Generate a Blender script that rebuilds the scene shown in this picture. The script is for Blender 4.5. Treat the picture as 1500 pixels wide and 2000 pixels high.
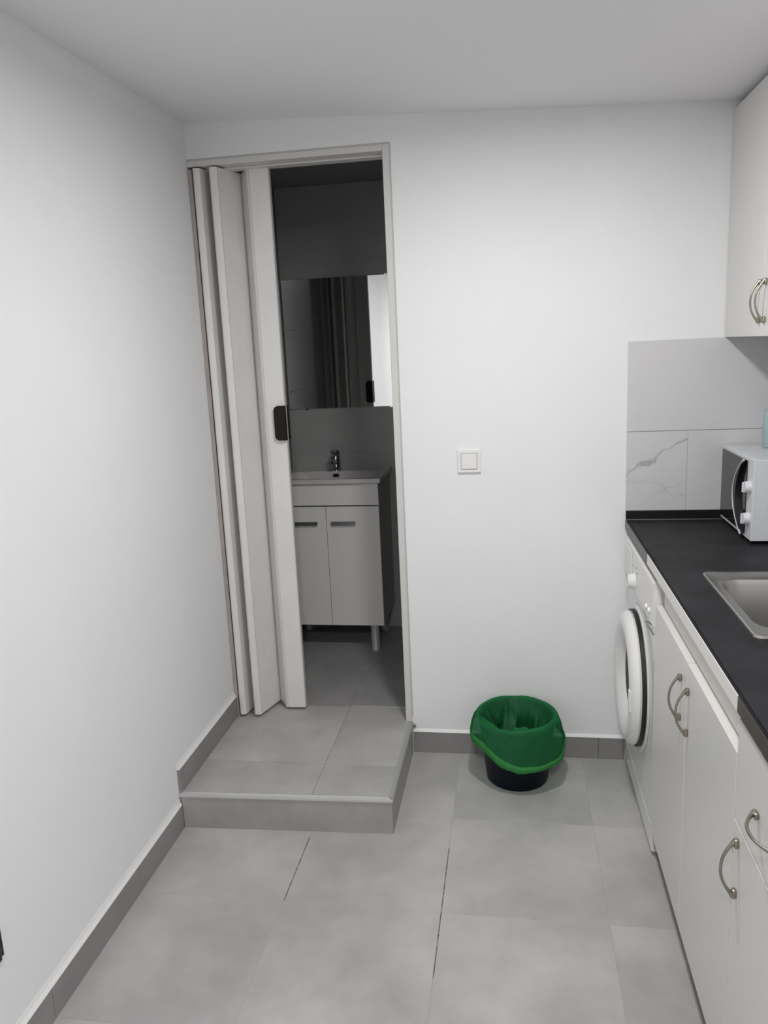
import bpy, bmesh, math, random
from mathutils import Vector, Matrix, noise

for o in list(bpy.data.objects):
    bpy.data.objects.remove(o)
S = bpy.context.scene
C = S.collection
rnd = random.Random(7)

# ------------------------------------------------------------------ camera
CAM = Vector((1.088, -2.744, 1.513))
PITCH, YAW, ROLL, FPX = math.radians(-11.744), math.radians(9.531), math.radians(2.635), 1540.0
R = Matrix.Rotation(YAW, 3, 'Z') @ Matrix.Rotation(PITCH, 3, 'X') @ Matrix.Rotation(ROLL, 3, 'Y')
cd = bpy.data.cameras.new('camera')
cam = bpy.data.objects.new('camera', cd)
C.objects.link(cam)
right, fwd, up = R.col[0], R.col[1], R.col[2]
M = Matrix((right, up, -fwd)).transposed().to_4x4()
M.translation = CAM
cam.matrix_world = M
cd.sensor_fit = 'VERTICAL'
cd.sensor_height = 36.0
cd.lens = FPX / 2000.0 * 36.0
cd.clip_start = 0.02
S.camera = cam

# ------------------------------------------------------------------ world, exposure
W = bpy.data.worlds.new('world')
S.world = W
W.use_nodes = True
W.node_tree.nodes['Background'].inputs[0].default_value = (0.9, 0.92, 1.0, 1)
W.node_tree.nodes['Background'].inputs[1].default_value = 0.02
vs = S.view_settings
vs.view_transform = 'Standard'
vs.look = 'None'
vs.gamma = 1.0
vs.use_curve_mapping = False
vs.exposure = 0.0
LAMP_W = 16.6
LAMP_COL = (1.0, 0.99, 0.99)
LAMPS = [(1.08, -1.015, LAMP_W * 0.80, 'round white recessed ceiling downlight above the kitchen floor, nearer the back wall'),
         (1.08, -3.00, LAMP_W * 1.45, 'unseen round white recessed downlight added for fill light at the rear end of the kitchen')]  # rear lamp is added out of view, to fill and even out the light

# ------------------------------------------------------------------ materials
def lin(c):
    if isinstance(c, (int, float)):
        c = (c, c, c)
    return tuple(((v / 12.92) if v <= 0.04045 else ((v + 0.055) / 1.055) ** 2.4) for v in c)

MATS = {}
def mat(name, col, rough=0.5, metal=0.0, var=0.0, scale=6.0, bump=0.0, bscale=60.0, spec=0.5, col2=None, detail=5.0,
        trans=0.0, ior=1.45, coat=0.0):
    if name in MATS:
        return MATS[name]
    m = bpy.data.materials.new(name)
    m.use_nodes = True
    nt = m.node_tree
    b = nt.nodes['Principled BSDF']
    b.inputs['Base Color'].default_value = (*col, 1)
    b.inputs['Roughness'].default_value = rough
    b.inputs['Metallic'].default_value = metal
    b.inputs['Specular IOR Level'].default_value = spec
    b.inputs['IOR'].default_value = ior
    if trans:
        b.inputs['Transmission Weight'].default_value = trans
    if coat:
        b.inputs['Coat Weight'].default_value = coat
        b.inputs['Coat Roughness'].default_value = 0.08
    geo = None
    if var or col2 or bump:
        geo = nt.nodes.new('ShaderNodeNewGeometry')
    if var or col2:
        n = nt.nodes.new('ShaderNodeTexNoise')
        n.inputs['Scale'].default_value = scale
        n.inputs['Detail'].default_value = detail
        n.inputs['Roughness'].default_value = 0.6
        nt.links.new(geo.outputs['Position'], n.inputs['Vector'])
        r = nt.nodes.new('ShaderNodeValToRGB')
        a = tuple(max(0, v * (1 - var)) for v in col)
        c = col2 if col2 else tuple(min(1, v * (1 + var)) for v in col)
        r.color_ramp.elements[0].position = 0.32
        r.color_ramp.elements[1].position = 0.68
        r.color_ramp.elements[0].color = (*a, 1)
        r.color_ramp.elements[1].color = (*c, 1)
        nt.links.new(n.outputs['Fac'], r.inputs['Fac'])
        nt.links.new(r.outputs['Color'], b.inputs['Base Color'])
    if bump:
        n2 = nt.nodes.new('ShaderNodeTexNoise')
        n2.inputs['Scale'].default_value = bscale
        n2.inputs['Detail'].default_value = 4
        nt.links.new(geo.outputs['Position'], n2.inputs['Vector'])
        bp = nt.nodes.new('ShaderNodeBump')
        bp.inputs['Strength'].default_value = bump
        bp.inputs['Distance'].default_value = 0.002
        nt.links.new(n2.outputs['Fac'], bp.inputs['Height'])
        nt.links.new(bp.outputs['Normal'], b.inputs['Normal'])
    MATS[name] = m
    return m

PAINT = mat('wall_paint', (0.85, 0.85, 0.855), 0.75, var=0.015, scale=3, bump=0.12, bscale=90, spec=0.25)
CEILP = mat('ceiling_paint', (0.87, 0.865, 0.87), 0.85, var=0.01, scale=2, bump=0.08, bscale=70, spec=0.2)
CAULK = mat('white_caulk', (0.84, 0.84, 0.83), 0.6)
GROUT = mat('grey_grout', (0.40, 0.398, 0.392), 0.9, var=0.12, scale=30)
GROUT_D = mat('stained_grout', (0.10, 0.085, 0.065), 0.9, var=0.5, scale=45, col2=(0.30, 0.28, 0.25))
def cement_tile(name, col, seed):
    """cloudy cement-look tile: broad stains, small specks, slightly uneven gloss"""
    m = bpy.data.materials.new(name)
    m.use_nodes = True
    nt = m.node_tree
    L = nt.links.new
    b = nt.nodes['Principled BSDF']
    b.inputs['Specular IOR Level'].default_value = 0.4
    g = nt.nodes.new('ShaderNodeNewGeometry')
    mp = nt.nodes.new('ShaderNodeMapping')
    mp.inputs['Location'].default_value = (seed * 3.1, seed * 1.7, seed)
    L(g.outputs['Position'], mp.inputs['Vector'])
    def noi(sc, det, ro):
        n = nt.nodes.new('ShaderNodeTexNoise')
        n.inputs['Scale'].default_value = sc
        n.inputs['Detail'].default_value = det
        n.inputs['Roughness'].default_value = ro
        L(mp.outputs['Vector'], n.inputs['Vector'])
        return n.outputs['Fac']
    def ramp(f, p0, p1, c0, c1):
        r = nt.nodes.new('ShaderNodeMapRange')
        r.inputs['From Min'].default_value = p0
        r.inputs['From Max'].default_value = p1
        r.inputs['To Min'].default_value = c0
        r.inputs['To Max'].default_value = c1
        L(f, r.inputs['Value'])
        return r.outputs[0]
    def mul(a, c):
        n = nt.nodes.new('ShaderNodeMath')
        n.operation = 'MULTIPLY'
        L(a, n.inputs[0])
        L(c, n.inputs[1])
        return n.outputs[0]
    t = mul(ramp(noi(3.4, 3, 0.5), 0.33, 0.67, 0.87, 1.13), ramp(noi(16, 6, 0.65), 0.3, 0.7, 0.94, 1.06))
    v_ = nt.nodes.new('ShaderNodeVectorMath')
    v_.operation = 'SCALE'
    v_.inputs[0].default_value = col
    L(t, v_.inputs['Scale'])
    L(v_.outputs[0], b.inputs['Base Color'])
    L(ramp(noi(8, 3, 0.5), 0.3, 0.7, 0.36, 0.50), b.inputs['Roughness'])
    return m
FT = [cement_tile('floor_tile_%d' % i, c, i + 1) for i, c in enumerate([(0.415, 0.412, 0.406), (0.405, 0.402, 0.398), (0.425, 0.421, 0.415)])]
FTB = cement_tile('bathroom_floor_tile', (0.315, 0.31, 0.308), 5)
RISER = mat('riser_tile', (0.36, 0.34, 0.34), 0.45, var=0.14, scale=6, detail=6)
SKIRT = mat('skirting_tile', (0.27, 0.265, 0.262), 0.5, var=0.10, scale=5)
NOSING = mat('step_trim', (0.55, 0.55, 0.545), 0.35, spec=0.5)
BT = [mat('bathroom_tile_%d' % i, c, 0.25, var=0.06, scale=3, spec=0.5)
      for i, c in enumerate([(0.41, 0.41, 0.40), (0.405, 0.402, 0.395)])]
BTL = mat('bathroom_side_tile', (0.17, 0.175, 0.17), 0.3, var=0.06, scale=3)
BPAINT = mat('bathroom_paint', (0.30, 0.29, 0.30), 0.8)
BGROUT = mat('bathroom_grout', (0.41, 0.41, 0.40), 0.9)
PVC = mat('cream_pvc', (0.765, 0.755, 0.735), 0.42, var=0.03, scale=8)
PVC_E = mat('shaded_pvc_edge', (0.40, 0.36, 0.335), 0.5, var=0.12, scale=10)  # grey-brown holds the shadow along the door's wall side, put into the colour
PVC_W = mat('white_pvc_trim', (0.66, 0.655, 0.63), 0.45)
BROWN = mat('dark_brown_plastic', (0.010, 0.005, 0.005), 0.4, spec=0.3)
WHITE_L = mat('white_laminate', (0.70, 0.69, 0.665), 0.32, var=0.01, scale=5)
RAIL = mat('cream_carcass', (0.76, 0.745, 0.71), 0.45)
EDGE = mat('white_edge_band', (0.82, 0.82, 0.80), 0.35)
PLINTH = mat('dark_plinth', (0.035, 0.035, 0.034), 0.6)
STONE = mat('black_laminate', (0.010, 0.0105, 0.012), 0.55, col2=(0.026, 0.026, 0.029), scale=7, detail=8, bump=0.15, bscale=150, spec=0.22)
UPST = mat('black_upstand', (0.006, 0.006, 0.007), 0.35)
STEEL = mat('brushed_steel', (0.46, 0.45, 0.43), 0.34, metal=1.0, var=0.03, scale=40)
BRONZE = mat('dull_bronze_metal', (0.34, 0.315, 0.265), 0.35, metal=1.0, var=0.12, scale=60)
CHROME = mat('chrome', (0.55, 0.55, 0.57), 0.08, metal=1.0)
ALU = mat('grey_aluminium', (0.50, 0.50, 0.51), 0.45, metal=0.3)
APPL = mat('white_enamel', (0.74, 0.74, 0.725), 0.25, coat=0.3)
APPL2 = mat('white_plastic', (0.78, 0.78, 0.76), 0.35)
GREYP = mat('grey_print', (0.20, 0.20, 0.20), 0.5)
RUBBER = mat('black_gasket', (0.010, 0.010, 0.011), 0.45)
GLASSD = mat('dark_glass', (0.012, 0.012, 0.013), 0.06, spec=0.6)
MWWHITE = mat('microwave_white', (0.66, 0.68, 0.70), 0.3)
SILV = mat('silver_plastic', (0.55, 0.55, 0.56), 0.4, metal=0.2)
CERAM = mat('white_ceramic', (0.62, 0.61, 0.60), 0.12, coat=0.3)
BLACKP = mat('black_plastic', (0.012, 0.012, 0.012), 0.4)
NAVY = mat('navy_plastic', (0.0015, 0.004, 0.010), 0.45, spec=0.2)
SWITCH = mat('switch_plastic', (0.83, 0.83, 0.82), 0.35)
MIRROR = mat('mirror_silver', (0.90, 0.91, 0.91), 0.01, metal=1.0)
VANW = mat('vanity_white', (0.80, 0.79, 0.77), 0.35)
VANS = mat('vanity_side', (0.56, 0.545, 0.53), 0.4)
HNDL = mat('vanity_handle_metal', (0.32, 0.32, 0.32), 0.35, metal=0.9)

def marble(name, veins):
    """pale tile; veins = list of (height at x=0, slope, half width, depth of tone) in the wall's own metres"""
    m = bpy.data.materials.new(name)
    m.use_nodes = True
    nt = m.node_tree
    L = nt.links.new
    b = nt.nodes['Principled BSDF']
    b.inputs['Roughness'].default_value = 0.25
    g = nt.nodes.new('ShaderNodeNewGeometry')
    sp = nt.nodes.new('ShaderNodeSeparateXYZ')
    L(g.outputs['Position'], sp.inputs[0])
    def math_(op, a, b_=None, c=None):
        n = nt.nodes.new('ShaderNodeMath')
        n.operation = op
        for k, v_ in enumerate((a, b_, c)):
            if v_ is None:
                continue
            if isinstance(v_, (int, float)):
                n.inputs[k].default_value = v_
            else:
                L(v_, n.inputs[k])
        return n.outputs[0]
    def noi(sc, det=4):
        n = nt.nodes.new('ShaderNodeTexNoise')
        n.inputs['Scale'].default_value = sc
        n.inputs['Detail'].default_value = det
        L(g.outputs['Position'], n.inputs['Vector'])
        return n.outputs['Fac']
    tone = math_('MULTIPLY_ADD', noi(5.0), 0.06, 0.60)
    warp = math_('MULTIPLY_ADD', noi(9.0), 0.12, -0.06)
    brk = noi(14.0)
    for z0, sl, hw, dep in veins:
        line = math_('SUBTRACT', sp.outputs['Z'], math_('MULTIPLY_ADD', sp.outputs['X'], sl, z0))
        dist = math_('ABSOLUTE', math_('ADD', line, warp))
        n = nt.nodes.new('ShaderNodeMapRange')
        n.interpolation_type = 'SMOOTHSTEP'
        n.inputs['From Min'].default_value = 0.0
        n.inputs['From Max'].default_value = hw
        n.inputs['To Min'].default_value = dep
        n.inputs['To Max'].default_value = 0.0
        L(dist, n.inputs['Value'])
        tone = math_('SUBTRACT', tone, math_('MULTIPLY', n.outputs[0], brk))
    cb = nt.nodes.new('ShaderNodeCombineColor')
    L(math_('MULTIPLY', tone, 1.0), cb.inputs[0])
    L(math_('MULTIPLY', tone, 0.99), cb.inputs[1])
    L(math_('MULTIPLY', tone, 1.005), cb.inputs[2])
    L(cb.outputs[0], b.inputs['Base Color'])
    return m
MARBLE = marble('plain_pale_tile', [(0.60, 0.35, 0.003, 0.08)])
MARBLE_V = marble('veined_pale_tile', [(0.245, 0.555, 0.006, 0.42), (1.46, -0.285, 0.004, 0.12), (0.05, 0.60, 0.003, 0.12)])

def bag_material(name, cover, dif, trl, tint):
    """thin film: part of the light passes straight through tinted, part is scattered on both sides"""
    m = bpy.data.materials.new(name)
    m.use_nodes = True
    nt = m.node_tree
    nt.nodes.clear()
    out = nt.nodes.new('ShaderNodeOutputMaterial')
    tr = nt.nodes.new('ShaderNodeBsdfTransparent')
    tr.inputs['Color'].default_value = (*tint, 1)
    df = nt.nodes.new('ShaderNodeBsdfDiffuse')
    df.inputs['Color'].default_value = (*dif, 1)
    tl = nt.nodes.new('ShaderNodeBsdfTranslucent')
    tl.inputs['Color'].default_value = (*trl, 1)
    gl = nt.nodes.new('ShaderNodeBsdfGlossy')
    gl.inputs['Color'].default_value = (0.8, 0.9, 0.85, 1)
    gl.inputs['Roughness'].default_value = 0.38
    def mix(f, a, b_):
        n = nt.nodes.new('ShaderNodeMixShader')
        n.inputs[0].default_value = f
        nt.links.new(a.outputs[0], n.inputs[1])
        nt.links.new(b_.outputs[0], n.inputs[2])
        return n
    d = mix(0.010, mix(cover, tr, mix(0.45, df, tl)), gl)
    nt.links.new(d.outputs[0], out.inputs['Surface'])
    return m
BAG = bag_material('thin_green_plastic', 0.84, (0.028, 0.18, 0.074), (0.085, 0.64, 0.21), (0.36, 0.82, 0.50))
BAGH = bag_material('gathered_green_plastic', 0.88, (0.085, 0.42, 0.12), (0.11, 0.55, 0.15), (0.2, 0.7, 0.3))

AQUA = mat('pale_aqua_plastic', (0.74, 0.90, 0.90), 0.25, trans=0.75, ior=1.2)

def emis(name, col, s):
    m = bpy.data.materials.new(name)
    m.use_nodes = True
    b = m.node_tree.nodes['Principled BSDF']
    b.inputs['Base Color'].default_value = (0.8, 0.8, 0.8, 1)
    b.inputs['Emission Color'].default_value = (*col, 1)
    b.inputs['Emission Strength'].default_value = s
    return m
DIFFUSER = emis('lit_diffuser', LAMP_COL, 14.0)

# ------------------------------------------------------------------ mesh helpers
def new():
    return bmesh.new()

def box(bm, x0, x1, y0, y1, z0, z1, bev=0.0, seg=1):
    x0, x1 = min(x0, x1), max(x0, x1)
    y0, y1 = min(y0, y1), max(y0, y1)
    z0, z1 = min(z0, z1), max(z0, z1)
    g = bmesh.ops.create_cube(bm, size=1.0)
    for q in g['verts']:
        q.co = Vector(((x0 + x1) / 2 + q.co.x * (x1 - x0), (y0 + y1) / 2 + q.co.y * (y1 - y0), (z0 + z1) / 2 + q.co.z * (z1 - z0)))
    if bev > 0:
        es = list({e for q in g['verts'] for e in q.link_edges})
        bmesh.ops.bevel(bm, geom=es, offset=bev, segments=seg, affect='EDGES', profile=0.5)
    return bm

def prism(bm, pts, z0, z1):
    """extrude an XY polygon from z0 to z1"""
    a = [bm.verts.new((p[0], p[1], z0)) for p in pts]
    b = [bm.verts.new((p[0], p[1], z1)) for p in pts]
    n = len(pts)
    bm.faces.new(a[::-1])
    bm.faces.new(b)
    for i in range(n):
        bm.faces.new((a[i], a[(i + 1) % n], b[(i + 1) % n], b[i]))
    bmesh.ops.recalc_face_normals(bm, faces=bm.faces)
    return bm

def slab(bm, p, q, t, z0, z1):
    """a thin upright board between two XY points"""
    p, q = Vector(p), Vector(q)
    dd = (q - p).normalized()
    n = Vector((-dd.y, dd.x)) * t / 2
    return prism(bm, [p + n, q + n, q - n, p - n], z0, z1)

def tube(bm, pts, rad, n=10, cap=True):
    """sweep; rad float or list of (ra, rb) per point"""
    rings = []
    pts = [Vector(p) for p in pts]
    ref = None
    for i, p in enumerate(pts):
        t = (pts[min(i + 1, len(pts) - 1)] - pts[max(i - 1, 0)]).normalized()
        if ref is None:
            ref = t.orthogonal().normalized()
        u = (ref - t * ref.dot(t)).normalized()
        ref = u
        w = t.cross(u)
        r = rad[i] if isinstance(rad, (list, tuple)) else rad
        rings.append([bm.verts.new(p + (u * math.cos(2 * math.pi * k / n) + w * math.sin(2 * math.pi * k / n)) * r) for k in range(n)])
    for a, b in zip(rings, rings[1:]):
        for k in range(n):
            bm.faces.new((a[k], a[(k + 1) % n], b[(k + 1) % n], b[k]))
    if cap:
        bm.faces.new(rings[0][::-1])
        bm.faces.new(rings[-1])
    bmesh.ops.recalc_face_normals(bm, faces=bm.faces)
    return bm

def lathe(bm, prof, centre, axis='Z', n=48, close=False):
    """prof: list of (radius, height). axis Z or X (height grows along -X for 'X')"""
    cx, cy, cz = centre
    rings = []
    for r, h in prof:
        ring = []
        if r < 1e-6:
            rings.append([bm.verts.new((cx, cy, cz + h) if axis == 'Z' else (cx - h, cy, cz))])
            continue
        for k in range(n):
            a = 2 * math.pi * k / n
            if axis == 'Z':
                ring.append(bm.verts.new((cx + r * math.cos(a), cy + r * math.sin(a), cz + h)))
            else:
                ring.append(bm.verts.new((cx - h, cy + r * math.cos(a), cz + r * math.sin(a))))
        rings.append(ring)
    if close:
        rings.append(rings[0])
    for a, b in zip(rings, rings[1:]):
        for k in range(n):
            k2 = (k + 1) % n
            if len(a) == 1 and len(b) == 1:
                continue
            if len(a) == 1:
                bm.faces.new((a[0], b[k2], b[k]))
            elif len(b) == 1:
                bm.faces.new((a[k], a[k2], b[0]))
            else:
                bm.faces.new((a[k], a[k2], b[k2], b[k]))
    bmesh.ops.recalc_face_normals(bm, faces=bm.faces)
    return bm

def obj(name, bm, material, parent=None, smooth=False, label=None):
    me = bpy.data.meshes.new(name)
    if parent is not None:
        off = parent.matrix_world_pos
        for q in bm.verts:
            q.co -= off
    bm.to_mesh(me)
    bm.free()
    me.materials.append(material)
    o = bpy.data.objects.new(name, me)
    C.objects.link(o)
    if smooth:
        for p in me.polygons:
            p.use_smooth = True
        try:
            me.set_sharp_from_angle(angle=math.radians(38))
        except Exception:
            pass
    if parent is not None:
        o.parent = parent.o
    if label:
        o['label'] = label
    return Ref(o, parent.matrix_world_pos if parent is not None else Vector((0, 0, 0)))

class Ref:
    """an object together with the world position of its origin"""
    def __init__(self, o, pos):
        self.o = o
        self.matrix_world_pos = Vector(pos)

def tag(r, label, cat, group=None):
    r.o['label'] = label
    r.o['category'] = cat
    if group:
        r.o['group'] = group
    return r

def thing(name, label, cat, loc, group=None):
    o = bpy.data.objects.new(name, None)
    o.empty_display_size = 0.1
    C.objects.link(o)
    o.location = loc
    return tag(Ref(o, Vector(loc)), label, cat, group)

def struct(name, bm, m, label=None, cat='structure'):
    r = obj(name, bm, m)
    r.o['kind'] = 'structure'
    if label:
        r.o['label'] = label
        r.o['category'] = cat
    return r

def share(src, name, parent, delta):
    """copy of a part that shares its mesh, moved by delta"""
    c = src.o.copy()
    C.objects.link(c)
    c.name = name
    c.parent = parent.o
    c.location = src.o.location + Vector(delta)
    return c

# ------------------------------------------------------------------ dimensions
XR = 2.066            # right wall
YREAR = -4.35
SH = 0.121            # raised floor
YB = 1.03             # bathroom far wall
def zc(x, y):         # the ceiling falls a little to the right and towards the viewer
    return 2.288 - 0.0487 * x + 0.020 * y

# ------------------------------------------------------------------ setting: walls, ceiling
bm = new()
box(bm, -0.12, 0.0, YREAR - 0.1, YB + 0.1, -0.1, 2.42)
struct('wall_left', bm, PAINT, 'long plain white painted wall on the left', 'wall')
bm = new()
box(bm, 0.697, XR + 0.1, 0.0, 0.12, -0.1, 2.42)
box(bm, 0.0, 0.697, 0.0, 0.12, 2.160, 2.42)
struct('wall_back', bm, PAINT, 'white painted back wall with the doorway and light switch', 'wall')
bm = new()
box(bm, XR, XR + 0.1, YREAR - 0.1, 0.0, -0.1, 2.42)
struct('wall_right', bm, PAINT, 'white wall behind the kitchen units', 'wall')
bm = new()
box(bm, 0.0, XR, YREAR - 0.1, YREAR, -0.1, 2.42)
struct('wall_rear', bm, PAINT, 'white wall at the rear end of the kitchen', 'wall')
bm = new()
vs_ = [bm.verts.new((x, y, zc(x, y) + dz)) for dz in (0, 0.08) for x, y in ((0, YREAR), (XR, YREAR), (XR, 0), (0, 0))]
for f in ((0, 3, 2, 1), (4, 5, 6, 7), (0, 1, 5, 4), (1, 2, 6, 5), (2, 3, 7, 6), (3, 0, 4, 7)):
    bm.faces.new([vs_[i] for i in f])
struct('ceiling', bm, CEILP, 'plain white painted kitchen ceiling', 'ceiling')

# bathroom shell
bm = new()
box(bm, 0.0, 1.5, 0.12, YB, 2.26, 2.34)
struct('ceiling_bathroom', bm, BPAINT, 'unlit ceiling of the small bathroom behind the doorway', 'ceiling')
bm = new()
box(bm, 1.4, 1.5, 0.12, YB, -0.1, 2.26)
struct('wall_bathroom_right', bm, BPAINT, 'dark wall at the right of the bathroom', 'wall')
bm = new()
box(bm, 0.0, 1.5, YB + 0.0012, YB + 0.1, -0.1, 2.34)
wbb = struct('wall_bathroom_back', bm, BGROUT, 'dim grey tiled bathroom wall behind the basin and mirror', 'wall')
z0 = SH
row = 0
while z0 < 2.26:
    z1 = min(z0 + 0.30, 2.26)
    x0 = 0.0 if row % 2 == 1 else -0.30
    while x0 < 1.4:
        a, b_ = max(x0, 0.002), min(x0 + 0.60, 1.398)
        if b_ - a > 0.01:
            bm = new()
            box(bm, a + 0.001, b_ - 0.001, YB, YB + 0.009, z0 + 0.0007, z1 - 0.0007, 0.0005)
            obj('wall_tile', bm, BT[(row + int(x0 * 10)) % 2], wbb)
        x0 += 0.60
    z0 += 0.30
    row += 1

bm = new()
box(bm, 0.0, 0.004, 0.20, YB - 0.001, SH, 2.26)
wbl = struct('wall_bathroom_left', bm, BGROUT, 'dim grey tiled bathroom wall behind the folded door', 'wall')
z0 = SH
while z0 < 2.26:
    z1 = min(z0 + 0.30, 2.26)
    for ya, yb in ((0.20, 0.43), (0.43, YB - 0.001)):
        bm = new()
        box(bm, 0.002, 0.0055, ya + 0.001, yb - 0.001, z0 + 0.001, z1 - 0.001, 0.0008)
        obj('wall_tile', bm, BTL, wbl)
    z0 += 0.30
# ------------------------------------------------------------------ floor
bm = new()
box(bm, 0.0, XR, YREAR, 0.0, -0.1, -0.0008)
floor = struct('floor', bm, GROUT, 'grey square tiled kitchen floor', 'floor')
JX = [-0.0095 + 0.445 * i for i in range(6)]
JY = [0.010 - 0.441 * i for i in range(12)]
G = 0.0008
k = 0
for i in range(5):
    for j in range(11):
        x0, x1 = max(JX[i] + G, 0.0), min(JX[i + 1] - G, XR)
        y1, y0 = min(JY[j] - G, 0.0), max(JY[j + 1] + G, YREAR)
        if x1 - x0 < 0.01 or y1 - y0 < 0.01:
            continue
        bm = new()
        box(bm, x0, x1, y0, y1, -0.008, rnd.uniform(-0.0003, 0.0), 0.0004)
        obj('floor_tile', bm, FT[(i * 2 + j * 5 + (i * j) % 3) % 3], floor)
for xx, ya, yb in ((JX[1], -0.866, -0.57), (JX[2], -1.10, -0.59)):
    bm = new()
    box(bm, xx - 0.0016, xx + 0.0016, ya, yb, -0.0014, 0.0001)
    obj('grout_line', bm, GROUT_D, floor)

# raised step and bathroom floor
SXR = 0.703
yl, yr = -0.561, -0.535
bm = new()
prism(bm, [(0.0, yl + 0.012), (SXR - 0.012, yr + 0.012), (SXR - 0.012, -0.001), (0.0, -0.001)], 0.0, SH - 0.0009)
box(bm, 0.0, 0.697, -0.001, 0.12, 0.0, SH - 0.0009)
box(bm, 0.0, 1.4, 0.12, YB, -0.1, SH - 0.0009)
step = struct('floor_bathroom', bm, GROUT, 'raised grey tiled step running into the bathroom floor', 'floor')
def ytop(x):
    return yl + (yr - yl) * x / SXR + 0.020
SJX = [0.0, 0.438, 0.883, 1.328, 1.4]
SJY = [-0.60, -0.336, 0.108, 0.552, 0.996, YB]
for i in range(4):
    for j in range(5):
        x0, x1 = SJX[i] + (G if i else 0), SJX[i + 1] - G
        y0, y1 = SJY[j] + G, SJY[j + 1] - G
        def piece(xa, xb, ya_l, ya_r, yb):
            bm = new()
            prism(bm, [(xa, ya_l), (xb, ya_r), (xb, yb), (xa, yb)], SH - 0.009, SH)
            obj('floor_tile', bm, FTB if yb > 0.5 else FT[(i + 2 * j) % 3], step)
        if j == 0:
            if i > 1:
                continue
            x1 = min(x1, SXR - 0.020)
            piece(x0, x1, ytop(x0), ytop(x1), y1)
        elif j == 1:
            if i == 0:
                piece(x0, x1, y0, y0, y1)
            elif i == 1:
                piece(x0, SXR - 0.020, y0, y0, min(y1, -0.002))
                piece(x0, 0.676, 0.0, 0.0, y1)
        else:
            if i == 1 and j == 2:
                piece(x0, 0.676, y0, y0, 0.12)
                piece(x0, x1, 0.122, 0.122, y1)
            elif i > 1 and j == 2:
                piece(x0, x1, 0.122, 0.122, y1)
            else:
                piece(x0, x1, y0, y0, y1)
bm = new()
box(bm, 0.4375 - 0.0016, 0.4375 + 0.0016, -0.52, 0.41, SH - 0.0012, SH - 0.0003)
obj('grout_line', bm, mat('darker_grout', (0.16, 0.16, 0.155), 0.9), step)
# risers
bm = new()
prism(bm, [(0.010, yl + 0.004), (SXR - 0.004, yr + 0.004), (SXR - 0.004, yr + 0.013), (0.010, yl + 0.013)], 0.0, SH - 0.012)
obj('riser_tile', bm, RISER, step)
bm = new()
prism(bm, [(SXR - 0.012, yr + 0.014), (SXR - 0.003, yr + 0.014), (SXR - 0.003, -0.0095), (SXR - 0.012, -0.0095)], 0.0, SH - 0.012)
obj('riser_tile', bm, RISER, step)
# nosing profile along the front and the right edge
bm = new()
prism(bm, [(0.0, yl), (SXR, yr), (SXR - 0.018, yr + 0.019), (0.0, yl + 0.019)], SH - 0.012, SH + 0.0012)
bmesh.ops.bevel(bm, geom=[e for e in bm.edges if all(q.co.z > SH for q in e.verts) or abs(e.verts[0].co.z - e.verts[1].co.z) < 1e-6 and e.verts[0].co.y < yr + 0.001],
                offset=0.003, segments=2, affect='EDGES')
obj('step_nosing', bm, NOSING, step)
bm = new()
prism(bm, [(SXR, yr), (SXR, -0.002), (SXR - 0.018, -0.002), (SXR - 0.018, yr + 0.019)], SH - 0.012, SH + 0.0008)
bmesh.ops.bevel(bm, geom=[e for e in bm.edges if all(q.co.z > SH for q in e.verts)], offset=0.003, segments=2, affect='EDGES')
obj('step_nosing', bm, mat('side_step_trim', (0.33, 0.335, 0.33), 0.4), step)
bm = new()
bmesh.ops.create_icosphere(bm, subdivisions=2, radius=0.006, matrix=Matrix.Translation((0.708, -0.006, SH - 0.016)))
obj('chipped_mortar', bm, mat('mortar', (0.20, 0.18, 0.15), 0.9), step)

# ------------------------------------------------------------------ skirting
BH = 0.083
def skirting(name, label, axis, a, b, z0, joints, fix):
    """bead of white filler on top is the parent; every skirting tile is a part"""
    bm = new()
    if axis == 'Y':
        pts = [(0.0, z0 + BH), (0.0095, z0 + BH), (0.0035, z0 + BH + 0.010), (0.0, z0 + BH + 0.022)]
        v0 = [bm.verts.new((p[0], a, p[1])) for p in pts]
        v1 = [bm.verts.new((p[0], b, p[1])) for p in pts]
    else:
        pts = [(0.0, z0 + BH), (-0.0090, z0 + BH), (-0.004, z0 + BH + 0.006), (0.0, z0 + BH + 0.010)]
        v0 = [bm.verts.new((a, p[0], p[1])) for p in pts]
        v1 = [bm.verts.new((b, p[0], p[1])) for p in pts]
    bm.faces.new(v0[::-1])
    bm.faces.new(v1)
    for i in range(4):
        bm.faces.new((v0[i], v0[(i + 1) % 4], v1[(i + 1) % 4], v1[i]))
    bmesh.ops.recalc_face_normals(bm, faces=bm.faces)
    r = struct(name, bm, CAULK, label, 'skirting')
    cuts = [a] + [j for j in joints if a < j < b] + [b]
    for p, q in zip(cuts, cuts[1:]):
        bm = new()
        if axis == 'Y':
            box(bm, 0.0, 0.0095, p + 0.0008, q - 0.0008, z0, z0 + BH, 0.001)
        else:
            box(bm, p + 0.0008, q - 0.0008, -0.009, 0.0, z0, z0 + BH, 0.001)
        obj('skirting_tile', bm, SKIRT, r)
skirting('baseboard_left', 'grey tile skirting along the left wall at kitchen floor level', 'Y', YREAR, yl + 0.002, 0.0,
         [-0.872 - 0.445 * i for i in range(9)][::-1], 0)
skirting('baseboard_step', 'grey tile skirting along the left wall above the step', 'Y', yl + 0.006, -0.004, SH, [-0.335], 0)
skirting('baseboard_back', 'grey tile skirting below the white back wall beside the green-lined bin', 'X', SXR, 1.476, 0.0, [0.94, 1.385], 0)

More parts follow.
